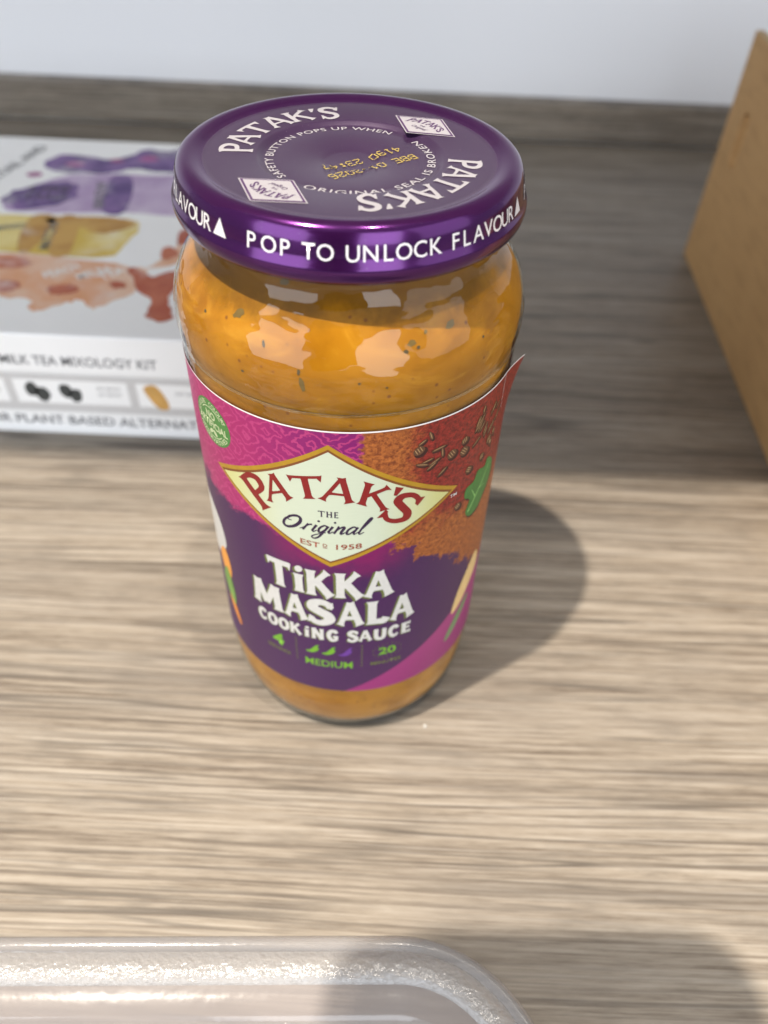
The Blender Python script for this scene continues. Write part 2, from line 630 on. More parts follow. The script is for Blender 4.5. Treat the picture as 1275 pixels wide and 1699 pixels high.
def fleck(th_deg, z, du, dv, rot, mat):
    pts = ell(0, 0, du, dv, rot, 14)
    pts = [(x * rnd.uniform(.75, 1.2), y * rnd.uniform(.75, 1.2)) for x, y in pts]
    r0 = body_r(z)
    a = Art().poly([pts])

    def mp(x, y):
        rr = body_r(z + y) - 0.68
        th = math.radians(th_deg) + x / r0
        return Vector((rr * math.sin(th), -rr * math.cos(th), z + y)) * MM
    a.build("herb_fleck", mat, sauce, mp)


for th, z, du, dv, rot, mt in [(-20, 145.2, 1.1, .7, .2, HERB2), (-10.5, 129.2, .55, 1.7, .25, HERB), (-11.5, 131.6, .35, .6, 0, HERB2), (22, 136.6, .9, .5, .2, HERB),
                               (27, 137.9, .5, .3, .6, HERB), (24, 135.8, .35, .3, 0, HERB2), (20, 135.4, .5, .35, -.6, HERB2), (-34, 138.5, 1.2, .7, .5, HERB),
                               (-23, 135.3, .35, .6, .3, HERB2), (-48, 136.0, .4, .3, 0, HERB2), (48, 133.5, .35, .25, 0, HERB2), (-30, 128.6, .4, .25, 0, HERB2),
                               (6, 130.2, .3, .25, 0, HERB2), (14, 129.0, .3, .2, 0, HERB2), (36, 138.0, 1.2, .6, .3, HERB)]:
    fleck(th, z, du, dv, rot, mt)

# ------------------------------------------------------------------ lid
t = NT("purple_lacquered_metal")
geo = t.obj()
nn = t.noise(geo, 90.0, 7, 0.7)
sx_ = t.n('ShaderNodeSeparateXYZ', {0: geo})
rad = t.math('SQRT', t.add(t.mul(sx_.outputs[0], sx_.outputs[0]), t.mul(sx_.outputs[1], sx_.outputs[1])))
matt = t.sub(1.0, t.smooth(rad, 0.0281, 0.0286))          # matt printed panel inside the rolled rim
gloss = t.mix(t.noise(geo, 60.0, 3), (0.070, 0.010, 0.100), (0.085, 0.013, 0.120))
panel_c = t.mix(nn, (0.036, 0.016, 0.050), (0.046, 0.021, 0.063))
dust = t.smooth(t.noise(geo, 2600.0, 2, 0.5), 0.70, 0.76)
colr = t.mix(t.mul(dust, 0.25), t.mix(matt, gloss, panel_c), (0.30, 0.28, 0.32))
rgh = t.add(t.math('MULTIPLY_ADD', nn, 0.14, 0.10), t.mul(matt, 0.16))
t.p(Base_Color=colr, Metallic=t.math('MULTIPLY_ADD', matt, -0.55, 0.80), Roughness=rgh)
t.bsdf.inputs['Coat Weight'].default_value = 0.35
t.bsdf.inputs['Coat Roughness'].default_value = 0.10
LIDM = t.mat
lp = [(0.01, 155.85), (4.6, 155.9), (5.4, 156.0), (6.4, 156.4), (15.0, 156.5), (16.7, 156.5), (17.3, 156.75), (17.8, 157.25), (18.4, 157.45), (27.4, 157.5), (28.4, 157.6), (29.3, 158.0),
      (30.3, 158.4), (31.2, 158.5), (32.2, 158.3), (33.0, 157.6), (33.5, 156.6), (33.8, 155.4), (34.15, 153.4), (34.35, 152.4), (34.75, 151.9), (34.95, 151.3), (34.95, 150.4),
      (34.7, 149.3), (34.2, 148.5), (33.6, 148.2), (33.1, 148.5), (32.9, 150), (32.7, 154.8), (20, 155.0), (0.01, 155.0)]
lid = lathe("lid", lp, 160, LIDM, jar)
SILV = NT("silver_ink").p(Base_Color=(0.32, 0.305, 0.33), Roughness=0.4).mat
WHITE_INK = NT("white_ink").p(Base_Color=(0.80, 0.78, 0.80), Roughness=0.3, Metallic=0.2).mat
PURPLE_INK = NT("dark_purple_ink").p(Base_Color=(0.06, 0.02, 0.085), Roughness=0.4).mat
DATE = plain("gold_ink", (0.40, 0.30, 0.07), 0.5)


def polar(z):
    return lambda x, y: Vector((x * MM, y * MM, z * MM))


def custom_word(s, w=0.16, th=None, se=0.9, gap=0.05):
    """returns list of polygons with total width"""
    x = 0
    out = []
    for ch in s:
        g, adv = glyph(ch, w, th, se)
        out.append([[(x + a, b) for a, b in p] for p in g])
        x += adv + gap
        if ch == "'":
            x -= 0.04
    return out, x - gap


def arc_map(W, r0, r1, a0, a1):
    def fn(x, y):
        a = math.radians(a0 + (a1 - a0) * x / W)
        r = r0 + (r1 - r0) * y
        return (r * math.cos(a), r * math.sin(a))
    return fn


for a0, a1 in ((185.5, 100), (-2, -84)):
    gl_, W = custom_word("PATAK'S", 0.17, 0.13, 0.9, 0.03)
    fn = arc_map(W, 19.4, 25.1, a0, a1)
    art = Art()
    for k, polys in enumerate(gl_):
        if k == 6:   # the last letter swings lower than the others
            polys = [[(x, y * 1.18 - .12) for x, y in p] for p in polys]
        if k == 0:
            polys = [[(x, y * 1.12 - .1) for x, y in p] for p in polys]
        v, f = fill(polys)
        art.tri([fn(*q) for q in v], f)
    art.build("lid_brand_lettering", SILV, lid, polar(157.56))

art = Art()
v, f = btext("SAFETY BUTTON POPS UP WHEN", 0.012, 1.12)
art.tri([arc_map(width(v), 15.0, 16.6, 221, 62)(*q) for q in v], f)
art.build("lid_ring_lettering", SILV, lid, polar(156.56))
art = Art()
v, f = btext("ORIGINAL SEAL IS BROKEN", 0.012, 1.12)
art.tri([arc_map(width(v), 16.5, 14.9, -119, 39)(*q) for q in v], f)
art.build("lid_ring_lettering", SILV, lid, polar(156.56))


def lid_diamond(ang, rc, flip=False):
    a = math.radians(ang)
    ux, uy = math.cos(a), math.sin(a)          # "up" of the logo points outward
    rx, ry = uy, -ux
    C = (ux * rc, uy * rc)
    T = lambda x, y: (C[0] + x * rx + y * ux, C[1] + x * ry + y * uy)
    shape = lambda s: [T(-8.3 * s, 0), T(0, 5.7 * s), T(8.3 * s, 0), T(0, -5.7 * s)]
    Art().poly([shape(1.0)]).build("lid_emblem_outline", SILV, lid, polar(157.56))
    Art().poly([shape(0.945)]).build("lid_emblem_gap", PURPLE_INK, lid, polar(157.60))
    Art().poly([shape(0.86)]).build("lid_emblem_panel", SILV, lid, polar(157.64))
    g, W = custom_word("PATAK'S", 0.2, 0.14, .8, .03)
    art = Art()
    for polys in g:
        v, f = fill(polys)
        q2 = []
        for x, y in v:
            s = (x / W - .5)
            q2.append(T(s * 9.0, -0.55 + y * 2.1 + 1.5 * (1 - (2 * s) ** 2) - 0.5))
        art.tri(q2, f)
    v, f = btext("THE")
    art.tri([T(-.7 + x / width(v) * 1.4, -1.0 + y * .6) for x, y in v], f)
    v, f = btext("Original")
    art.tri([T(-1.9 + x / width(v) * 3.8 + y * .3, -2.3 + y * 1.0) for x, y in v], f)
    art.build("lid_emblem_lettering", PURPLE_INK, lid, polar(157.68))


lid_diamond(48.5, 21.6)
lid_diamond(235.5, 22.5)

# dot-matrix date code
DOT = {'B': "11110 10001 10001 11110 10001 10001 11110", 'E': "11111 10000 10000 11110 10000 10000 11111", '0': "01110 10001 10001 10001 10001 10001 01110",
       '1': "00100 01100 00100 00100 00100 00100 01110", '2': "01110 10001 00001 00110 01000 10000 11111", '6': "01110 10000 10000 11110 10001 10001 01110",
       '4': "00010 00110 01010 10010 11111 00010 00010", '9': "01110 10001 10001 01111 00001 00001 01110", '3': "11110 00001 00001 01110 00001 00001 11110",
       '7': "11111 00001 00001 00010 00100 00100 00100", '.': "00000 00000 00000 00000 00000 01100 01100", ':': "00000 01100 01100 00000 01100 01100 00000", ' ': "00000 " * 7}
art = Art()
d = Vector((-0.80, -0.60))
d.normalize()
un = Vector((-d.y, d.x))


def dots(s, start, pitch, hp):
    x = 0
    for ch in s:
        for j, row in enumerate(DOT[ch].split()):
            for i, b in enumerate(row):
                if b == '1':
                    c = start + d * ((x + i) * pitch) + un * ((6 - j) * hp)
                    art.tri(ell(c.x + rnd.uniform(-.03, .03), c.y + rnd.uniform(-.03, .03), .17, .17, n=6), [(0, 1, 2, 3, 4, 5)])
        x += 6


dots("BBE 01.2026", Vector((11.8, 3.2)), .305, .33)
dots("4190 23:47", Vector((8.6, 6.6)), .305, .33)
for i, (x, y) in enumerate(art.v):
    pass
art.build("date_code", DATE, lid, lambda x, y: Vector((x, y, 156.56 if math.hypot(x, y) > 6.3 else 156.49 - max(0, 6.3 - math.hypot(x, y)) * .16 if math.hypot(x, y) > 4.8 else 156.02)) * MM)

# lettering round the skirt
LETTERS = [('P', -25.9), ('O', -20.3), ('P', -15.2), ('T', -8.4), ('O', -3.6), ('U', 4.1), ('N', 9.1), ('L', 14.2), ('O', 18.7), ('C', 23.6), ('K', 28.6), ('F', 35.4), ('L', 39.6),
           ('A', 44.3), ('V', 48.8), ('O', 53.6), ('U', 58.0), ('R', 62.2)]


def skirt(x, y):            # x in degrees from the front, y height
    r = 33.8 + (155.4 - y) / 2.0 * 0.35 + 0.07
    a = math.radians(x)
    return Vector((r * math.sin(a), -r * math.cos(a), y)) * MM


for rep in (-105.7, 0, 105.7):
    art = Art()
    for ch, a in LETTERS:
        v, f = btext(ch, 0.004)
        W = width(v)
        art.tri([(a + (x - W / 2) * 2.85 * 0.95 * 1.69 + rep, 152.85 + y * 2.75) for x, y in v], f)
    art.build("skirt_lettering", WHITE_INK, lid, skirt, cut=1.0)
for a in (-38.0, 67.7, 173.4):
    Art().poly([[(a - 2.6, 152.9), (a + 2.8, 152.9), (a + 0.1, 156.0)]]).build("skirt_arrow", WHITE_INK, lid, skirt, cut=1.0)

# ------------------------------------------------------------------ label
V0, V1 = 25.4, 119.0
U0, U1 = -178.0, 52.2


def lab(k=0):
    off = 0.09 + 0.03 * k

    def fn(u, v):
        # the free right-hand edge of the paper lifts off, most at the top corner
        e = max(0.0, min(1.0, (v - 99.0) / 20.0))
        u0 = 54.0 - 11.5 * e ** 0.8
        if v < 48:
            u0 = 54.0 - 3.6 * max(0.0, 1 - abs(v - 34) / 14.0)
        R = JR + off
        a = min(u, u0) / JR
        p = Vector((R * math.sin(a), -R * math.cos(a), v))
        if u > u0:
            s = u - u0
            tan = Vector((math.cos(a), math.sin(a), 0))
            nrm = Vector((math.sin(a), -math.cos(a), 0))
            p += tan * s * 0.985 + nrm * (0.012 * s * s)
        return p * MM
    return fn


t = NT("label_print")
uvn = t.n('ShaderNodeUVMap', uv_map="UVMap").outputs[0]
sepn = t.n('ShaderNodeSeparateXYZ', {0: uvn})
U, V = sepn.outputs[0], sepn.outputs[1]
nA = t.sub(t.noise(uvn, 0.16, 6.0, 0.65), 0.5)
nB = t.sub(t.noise(t.vadd(uvn, (31, 17, 0)), 0.5, 7.0, 0.78), 0.5)
grain = t.smooth(t.noise(uvn, 0.95, 6.0, 0.78), 0.30, 0.70)
grain2 = t.noise(t.vadd(uvn, (9, 5, 0)), 0.8, 4.0, 0.6)
# magenta with a nested contour pattern
wv = t.n('ShaderNodeVectorMath', {0: uvn, 1: t.vmul(t.n('ShaderNodeTexNoise', {'Vector': uvn, 'Scale': 0.4, 'Detail': 3.0}).outputs['Color'], (4.0, 4.0, 0))}, operation='ADD').outputs[0]
vo = t.n('ShaderNodeTexVoronoi', {'Vector': t.vmul(wv, (0.10, 0.125, 1)), 'Scale': 1.0, 'Randomness': 0.35}, voronoi_dimensions='2D', distance='MANHATTAN')
ring = t.math('FRACT', t.mul(vo.outputs['Distance'], 4.0))
line = t.mul(t.smooth(ring, 0.08, 0.2), t.sub(1.0, t.smooth(ring, 0.38, 0.5)))
mag = t.mix(t.smooth(t.add(U, t.mul(nA, 14)), -26, 4), srgb(188, 40, 118), srgb(146, 22, 118))
magp = t.mix(t.mul(line, 0.85), mag, srgb(212, 72, 140))
# purple powder below
pur = t.mix(grain2, srgb(62, 22, 82), srgb(86, 34, 100))
bnd = t.add(t.sub(87.5, V), t.add(t.mul(nA, 16), t.mul(nB, 6)))
mp = t.smooth(bnd, -1.5, 1.5)
deep = t.smooth(t.add(t.sub(78.5, V), t.mul(nA, 14)), -6.5, 7.0)
glow = t.mix(t.mul(t.sub(1.0, t.smooth(t.math('ABSOLUTE', t.add(U, 1.0)), 6, 22)), t.sub(1.0, deep)), pur, srgb(150, 18, 104))
col = t.mix(mp, magp, glow)
# spice powder on the right
sx = t.add(t.sub(U, 4.6), t.mul(nB, 7))
sy = t.add(t.sub(V, t.sub(84.0, t.mul(t.sub(U, 13.0), 0.80))), t.add(t.mul(nA, 22), t.mul(nB, 17)))
region = t.mul(t.smooth(sx, -0.6, 0.6), t.smooth(sy, -1.0, 1.0))
region = t.mul(region, t.sub(1.0, t.smooth(U, 70, 76)))
orange = t.mix(grain, srgb(118, 46, 16), srgb(222, 132, 60))
red = t.mix(grain, srgb(84, 12, 12), srgb(192, 54, 44))
mr = t.mul(t.smooth(t.add(t.sub(U, 15.6), t.add(t.mul(nB, 11), t.mul(nA, 6))), -3.0, 3.0), t.smooth(t.add(t.sub(V, 89.0), t.add(t.mul(nA, 22), t.mul(nB, 12))), -4.0, 4.0))
spice = t.mix(mr, orange, red)
col = t.mix(region, col, spice)
# diagonal magenta band at the foot
dg = t.sub(t.add(t.mul(t.sub(U, 2.0), 0.64), 26.2), V)
band = t.mul(t.smooth(dg, -0.15, 0.15), t.sub(1.0, t.smooth(U, 74, 76)))
col = t.mix(band, col, t.mix(t.smooth(V, 26, 44), srgb(168, 46, 128), srgb(186, 62, 140)))
col = t.mix(1.0, col, (0.66, 0.64, 0.64), 'MULTIPLY')
t.p(Base_Color=col, Roughness=t.math('MULTIPLY_ADD', grain2, 0.1, 0.36))
t.bump(t.mul(grain, region), 0.18, 0.0004)
LABEL = t.mat

vs, fs, uvs = [], [], []
nu, nv = 300, 40
for j in range(nv + 1):
    for i in range(nu + 1):
        u = U0 + (U1 - U0) * i / nu
        v = V0 + (V1 - V0) * j / nv
        vs.append(lab(0)(u, v))
        uvs.append((u, v))
for j in range(nv):
    for i in range(nu):
        a = j * (nu + 1) + i
        fs.append((a, a + 1, a + nu + 2, a + nu + 1))
label = mesh("paper_label", vs, fs, LABEL, jar, smooth=True)
ul = label.data.uv_layers.new(name="UVMap")
for lp_ in label.data.loops:
    ul.data[lp_.index].uv = uvs[lp_.vertex_index]

CREAM = None
t = NT("cream_emblem_print")
uvn = t.n('ShaderNodeUVMap', uv_map="UVMap").outputs[0]
s_ = t.n('ShaderNodeSeparateXYZ', {0: uvn})
edge = t.smooth(t.math('ABSOLUTE', t.add(s_.outputs[0], 2.2)), 9, 27)
fib = t.noise(t.vmul(uvn, (0.25, 4.0, 1)), 1.0, 3)
c = t.mix(edge, (0.55, 0.60, 0.46), (0.58, 0.57, 0.22))
c = t.mix(t.mul(t.smooth(fib, .4, .7), .18), c, (0.46, 0.51, 0.38))
t.p(Base_Color=c, Roughness=0.35)
CREAM = t.mat
GOLD = plain("gold_border_print", srgb(172, 132, 34), 0.35, 0.1, 0.2, 400)
GOLD_D = plain("dark_gold_print", srgb(120, 70, 30), 0.4)
RED_INK = plain("red_ink", srgb(128, 24, 24), 0.4)
BROWNRED = plain("brown_red_ink", srgb(140, 62, 40), 0.4)
NAVY = plain("plum_ink", srgb(44, 22, 56), 0.4)
OFFW = plain("offwhite_ink", (0.58, 0.57, 0.54), 0.4)
OLIVE = plain("olive_shadow_ink", srgb(96, 104, 52), 0.45)
LIME = plain("lime_ink", srgb(104, 158, 40), 0.4)
VIOLET = plain("violet_ink", srgb(98, 52, 140), 0.4)
BADGE = plain("badge_green_ink", srgb(70, 124, 60), 0.4)
PALE = plain("pale_green_ink", srgb(186, 198, 156), 0.4)
SEED = plain("seed_print", srgb(92, 60, 40), 0.45, 0, .35, 700)
SEED_D = plain("seed_shade_print", srgb(52, 18, 14), 0.5)
SEED_L = plain("seed_light_print", srgb(166, 132, 92), 0.45)
LEAF = plain("leaf_print", srgb(58, 114, 50), 0.45, 0, .35, 500)
LEAF_L = plain("leaf_light_print", srgb(140, 192, 110), 0.45)


def put(art, name, mat, k):
    return art.build(name, mat, label, lab(k), cut=1.2)


# emblem
def edgecurve(a, b, bow, n=14):
    out = []
    for i in range(n):
        s = i / n
        x, y = a[0] + (b[0] - a[0]) * s, a[1] + (b[1] - a[1]) * s
        dx, dy = b[0] - a[0], b[1] - a[1]
        l = math.hypot(dx, dy)
        o = bow * 4 * s * (1 - s)
        out.append((x + dy / l * o, y - dx / l * o))
    return out


def diamond(L, T, R, B, bow):
    return edgecurve(L, T, bow) + edgecurve(T, R, bow) + edgecurve(R, B, -bow * .4) + edgecurve(B, L, -bow * .4)


put(Art().poly([diamond((-32.0, 98.2), (-2.2, 115.5), (28.2, 96.8), (-2.3, 78.5), 0.7)]), "emblem_border", GOLD, 1)
put(Art().poly([diamond((-30.3, 97.9), (-2.2, 114.3), (26.5, 96.5), (-2.3, 79.9), 0.7)]), "emblem_inner_line", GOLD_D, 2)
put(Art().poly([diamond((-29.4, 97.7), (-2.2, 113.7), (25.5, 96.4), (-2.3, 80.5), 0.7)]), "emblem_panel", CREAM, 3)
# strips in the emblem border for the light upper bevel
art = Art()
for ch, O, X, Y in [('P', (-18.1, 92.0), (7.6, 6.9), (-6.15, 6.9)), ('A', (-16.35, 95.6), (6.6, 3.4), (-1.3, 7.4)), ('T', (-10.1, 99.2), (8.6, 1.75), (-1.0, 6.4)),
                    ('A', (-4.3, 100.2), (7.8, -.7), (1.5, 6.9)), ('K', (3.6, 99.5), (7.6, -3.4), (1.5, 6.4)), ('S', (8.0, 94.7), (9.6, -5.4), (4.6, 7.3))]:
    g, _ = glyph(ch, 0.175, 0.12, 0.85)
    art.poly(affine(g, O, X, Y))
art.poly([[(11.9, 103.3), (13.7, 102.6), (12.2, 100.6), (11.5, 100.9)]])
put(art, "brand_lettering", RED_INK, 4)
art = Art()
x = -4.7
for ch in "THE":
    g, adv = glyph(ch, 0.17, 0.12, .8)
    art.poly(affine(g, (x, 95.0), (1.75, 0), (0, 1.8)))
    x += adv * 1.75 + .28
put(art, "small_lettering", NAVY, 4)
# script word
SL = 0.42


def scr(pts, w0, w1=None, wm=None, ox=0.0, sx=1.0):
    return stroke([(ox + (x * sx) + SL * y, 89.9 + y) for x, y in pts], w0, w1, wm, 6, bold=1.3)


polys = []
polys += scr([(2.2, 3.9), (0.9, 3.6), (-.1, 2.2), (0.1, .6), (1.2, -.1), (2.6, .6), (3.3, 2.2), (2.9, 3.6), (1.7, 4.1), (.4, 3.4), (.5, 2.4), (1.4, 2.3)], .28, .16, .62, -13.2)
polys += scr([(-.6, .3), (.2, 1.2), (.55, 2.4)], .16, .22, None, -8.6) + scr([(.55, 2.4), (.35, 1.0), (.2, .1)], .3, .42, None, -8.6) + scr([(.3, .9), (.8, 2.0), (1.5, 2.3)], .2, .4, None, -8.6)
polys += scr([(.0, .4), (.5, 2.3)], .14, .3, None, -6.6) + scr([(.5, 2.3), (.3, .7), (.6, .05), (1.2, .7)], .5, .16, None, -6.6) + [ell(-6.6 + .5 + SL * 3.5, 93.5, .3, .3, n=12)]
polys += scr([(1.7, 2.0), (.8, 2.4), (.1, 1.4), (.4, .2), (1.1, .4), (1.7, 1.8)], .3, .25, .42, -5.2) + scr([(1.75, 2.3), (1.4, .2), (1.0, -1.5), (.2, -2.1), (-.5, -1.5), (.4, -.6), (2.0, .2)], .45, .14, .35, -5.2)
polys += scr([(.0, .4), (.5, 2.3)], .14, .3, None, -3.0) + scr([(.5, 2.3), (.3, .7), (.6, .05), (1.2, .7)], .5, .16, None, -3.0) + [ell(-3.0 + .5 + SL * 3.5, 93.5, .3, .3, n=12)]
polys += scr([(.1, 2.2), (.3, 2.3), (.1, .1)], .25, .45, None, -1.5) + scr([(.15, .8), (.9, 2.1), (1.6, 2.2), (1.5, .6), (1.8, .05), (2.4, .7)], .18, .16, .5, -1.5)
polys += scr([(1.8, 1.9), (.9, 2.4), (.1, 1.4), (.3, .2), (1.0, .3), (1.8, 1.8)], .3, .25, .42, 1.1) + scr([(1.9, 2.3), (1.7, .6), (2.0, .05), (2.6, .8)], .45, .16, None, 1.1)
polys += scr([(.0, .5), (.8, 2.4), (1.4, 4.6), (1.05, 4.9), (.6, 3.2), (.35, .8), (.7, .05), (1.4, .7)], .16, .16, .42, 3.6)
put(Art().poly(polys), "script_lettering", NAVY, 4)
art = Art()
arcf = lambda x, y: (x, y + 0.0125 * (x + 2.2) ** 2)
for s, x0, x1, dy, h in (("EST", -9.1, -4.6, 0, 1.65), ("D", -3.9, -2.9, .55, 1.0), ("1958", -.9, 4.9, 0, 1.65)):
    art.text(s, x0, x1, 84.75 + dy, h, 0.012, arcf)
art.poly([[(-3.9, 84.9), (-2.9, 84.9), (-2.9, 85.1), (-3.9, 85.1)]])
put(art, "small_lettering", BROWNRED, 4)
art = Art()
art.text("TM", 26.2, 28.2, 93.9, .9, .01)
put(art, "small_lettering", OFFW, 2)

# product name
words = []
for ch, x0, x1, y0, y1, sk in [('T', -18.6, -11.9, 67.2, 76.6, .10), ('i', -11.6, -8.8, 67.3, 76.8, .08), ('K', -8.6, -1.3, 67.2, 76.4, .0), ('K', -1.5, 5.8, 67.2, 76.4, .0), ('A', 5.4, 13.2, 67.2, 76.4, .0),
                               ('M', -24.6, -14.9, 56.2, 65.6, .05), ('A', -15.0, -8.2, 56.2, 65.4, .0), ('S', -8.6, -1.4, 56.1, 65.2, .0), ('A', -1.2, 6.0, 56.2, 65.4, .0), ('L', 6.2, 12.4, 56.1, 65.3, .0),
                               ('A', 12.2, 19.2, 56.2, 65.5, .0)]:
    g, adv = glyph(ch, 0.275, 0.20, 0.42)
    xs = [x for p in g for x, _ in p]
    mn, mxx = min(xs), max(xs)
    k = (x1 - x0) / (mxx - mn)
    words.append(affine(g, (x0 - mn * k, y0), (k, 0), (-sk * (y1 - y0) * .2, y1 - y0)))
a1, a2 = Art(), Art()
for g in words:
    a1.poly([[(x - .62, y - .42) for x, y in p] for p in g])
    a1.poly([[(x - .3, y - .2) for x, y in p] for p in g])
    a2.poly(g)
put(a1, "product_name_shadow", OLIVE, 1)
put(a2, "product_name", OFFW, 2)
a1, a2 = Art(), Art()
for ch, c, wd in [('C', -22.2, 2.9), ('O', -18.9, 3.2), ('O', -15.5, 3.2), ('K', -12.0, 3.5), ('i', -9.0, 1.4), ('N', -6.1, 3.4), ('G', -2.2, 3.2), ('S', 3.0, 2.9), ('A', 6.2, 3.7), ('U', 10.0, 3.3),
                  ('C', 13.6, 2.9), ('E', 17.0, 2.7)]:
    g, adv = glyph(ch, 0.26, 0.20, 0.35)
    xs = [x for p in g for x, _ in p]
    mn, mxx = min(xs), max(xs)
    k = wd / (mxx - mn)
    q = affine(g, (c - wd / 2 - mn * k, 49.2), (k, 0), (0, 4.5))
    a1.poly([[(x - .3, y - .25) for x, y in p] for p in q])
    a2.poly(q)
put(a1, "product_line_shadow", OLIVE, 1)
put(a2, "product_line", OFFW, 2)
# facts row
art = Art()
art.text("4", -19.6, -16.0, 41.2, 4.6, .03)
art.text("20", 9.8, 14.6, 42.0, 3.0, .03)
art.text("MEDIUM", -9.9, 2.9, 36.9, 2.9, .012)


def chili(cx, cy):
    return stroke([(cx - 2.0, cy - 1.3), (cx - .6, cy - 1.1), (cx + .5, cy - .1), (cx + .9, cy + .9)], .3, 1.5, 1.5) + stroke([(cx + .8, cy + .8), (cx + 1.0, cy + 1.6), (cx + 1.6, cy + 2.0)], .9, .3)


art.poly(chili(-7.6, 44.2))
art.poly(chili(-3.2, 44.2))
put(art, "facts_lettering", LIME, 1)
art = Art()
art.text("SERVINGS", -21.6, -14.2, 38.2, 1.4, .02)
art.text("MINUTES", 7.8, 16.2, 37.6, 1.4, .02)
for cx, cy, r0, a0, a1_ in ((12.2, 43.4, 4.0, 15, 165), (12.2, 43.4, 4.0, 195, 345)):
    for k in range(9):
        a = math.radians(a0 + (a1_ - a0) * k / 8)
        art.tri(ell(cx + r0 * math.cos(a), cy + 3.0 * math.sin(a), .2, .2, n=6), [tuple(range(6))])
for cx in (-12.3, 5.35):
    for k in range(8):
        art.tri(ell(cx, 38.0 + 1.28 * k, .28, .28, n=8), [tuple(range(8))])
put(art, "facts_lettering", OLIVE, 1)
put(Art().poly(chili(1.2, 44.2)), "spare_chilli", VIOLET, 1)

# round badge
bc = (-31.9, 109.6)
put(Art().poly([ell(*bc, 6.5, 5.9, n=40)]), "round_badge", BADGE, 1)
art = Art()
v, f = btext("NO", .03)
art.tri([(bc[0] - 2.0 + x / width(v) * 3.6, bc[1] + .9 + y * 1.9) for x, y in v], f)
v, f = btext("ARTIFICIAL", .03)
art.tri([(bc[0] - 5.6 + x / width(v) * 11.2, bc[1] - 1.4 + y * 1.8) for x, y in v], f)


def badge_arc(s, a0, a1_, r0, r1):
    v, f = btext(s, .02)
    fn = arc_map(width(v), r0, r1, a0, a1_)
    art.tri([(bc[0] + q[0], bc[1] + q[1] * .92) for q in (fn(*k) for k in v)], f)


badge_arc("FLAVOURS", 178, 108, 4.7, 5.9)
badge_arc("COLOURS", 92, 24, 4.7, 5.9)
badge_arc("PRESERVATIVES", 205, 335, 5.9, 4.7)
art.poly(stroke([(bc[0] + 4.2 * math.cos(a), bc[1] + 3.9 * math.sin(a)) for a in [math.radians(q) for q in range(35, 150, 12)]], .25))
art.poly(stroke([(bc[0] + 4.2 * math.cos(a), bc[1] + 3.9 * math.sin(a)) for a in [math.radians(q) for q in range(215, 330, 12)]], .25))
art.poly([ell(bc[0] - .6, bc[1] - 2.6, .9, .5, .7), ell(bc[0] + .9, bc[1] - 2.6, .9, .5, -.7)])
put(art, "badge_lettering", PALE, 2)

# seeds, leaves and the rest of the printed picture
r3 = random.Random(3)
sh, sd, sl = Art(), Art(), Art()
for (u, v, a, b, rot) in [(16.6, 112.0, 1.15, .95, .5), (25.1, 107.7, 1.1, 1.0, .6), (28.8, 106.6, 1.05, 1.1, .8), (28.6, 109.7, .9, .8, .3), (31.4, 99.6, .9, 1.0, 1.0), (29.1, 89.6, .85, .9, .6),
                          (38.5, 104.0, .9, 1.0, 0), (36.2, 100.4, .8, .9, 0)]:
    a, b = a * 1.2, b * 1.2
    sh.poly([ell(u + .5, v - .6, a * 1.15, b * 1.15, rot)])
    sd.poly([ell(u, v, a, b, rot)])
    for q in (-.45, 0, .45):
        c_, s_ = math.cos(rot), math.sin(rot)
        sl.poly([ell(u + q * a * c_ - .1, v + q * a * s_ + .1, .10, b * .72, rot)])
lines_ = [(19.1, 115.2, 1.3, .42, 1.9), (21.4, 110.9, 1.9, .42, .15), (22.4, 109.4, 1.4, .4, 1.7), (17.6, 107.8, 1.7, .42, -.3), (19.9, 106.6, 1.5, .4, .6), (20.6, 107.6, 1.6, .38, .45), (18.8, 108.5, 1.5, .38, .2),
          (22.9, 103.8, 1.6, .42, .7), (17.2, 114.0, 1.2, .38, .6), (34.2, 114.9, 1.1, .5, 1.4), (39.5, 102.6, .7, 1.5, .3), (40.6, 105.0, .6, 1.5, .2)]
for k in range(16):
    lines_.append((r3.uniform(32.2, 41.5), r3.uniform(106.8, 113.2), r3.uniform(1.3, 1.9), r3.uniform(.32, .45), r3.uniform(.3, 1.3)))
for (u, v, a, b, rot) in lines_:
    sh.poly([ell(u + .3, v - .4, a * 1.05, b * 1.3, rot, 14)])
    sd.poly([ell(u, v, a, b, rot, 14)])
    sl.poly([ell(u, v + .06, a * .8, b * .25, rot, 10)])
put(sh, "spice_seed_shade", SEED_D, 1)
put(sd, "spice_seeds", SEED, 2)
put(sl, "spice_seed_lines", SEED_L, 3)
leaf = catmull([(41.5, 96.5), (43.8, 93.5), (43.5, 88.5), (40.5, 85.2), (38.2, 82.6), (34.6, 82.4), (32.6, 85.0), (33.6, 88.6), (31.4, 90.6), (31.6, 93.6), (34.2, 94.0), (35.6, 96.6), (38.6, 95.6), (39.8, 97.4)], 4, True)
put(Art().poly([[(x + .4, y - .8) for x, y in leaf]]), "leaf_shade", SEED_D, 1)
put(Art().poly([leaf]), "printed_leaf", LEAF, 2)
put(Art().poly(stroke([(33.6, 84.4), (36.6, 88.5), (39.6, 92.5), (41.4, 95.4)], .5, .25) + stroke([(37.4, 89.6), (40.2, 89.2)], .3, .15) + stroke([(36, 88), (34, 91.5)], .3, .15)), "leaf_veins", LEAF_L, 3)
NAAN = plain("bread_print", srgb(222, 190, 130), 0.45, 0, .25, 300)
put(Art().poly([catmull([(33.2, 44.8), (35.0, 53.0), (39.8, 60.5), (43.6, 62.0), (45.6, 55.0), (41.0, 50.0), (36.5, 45.5)], 4, True)]), "printed_bread", NAAN, 2)
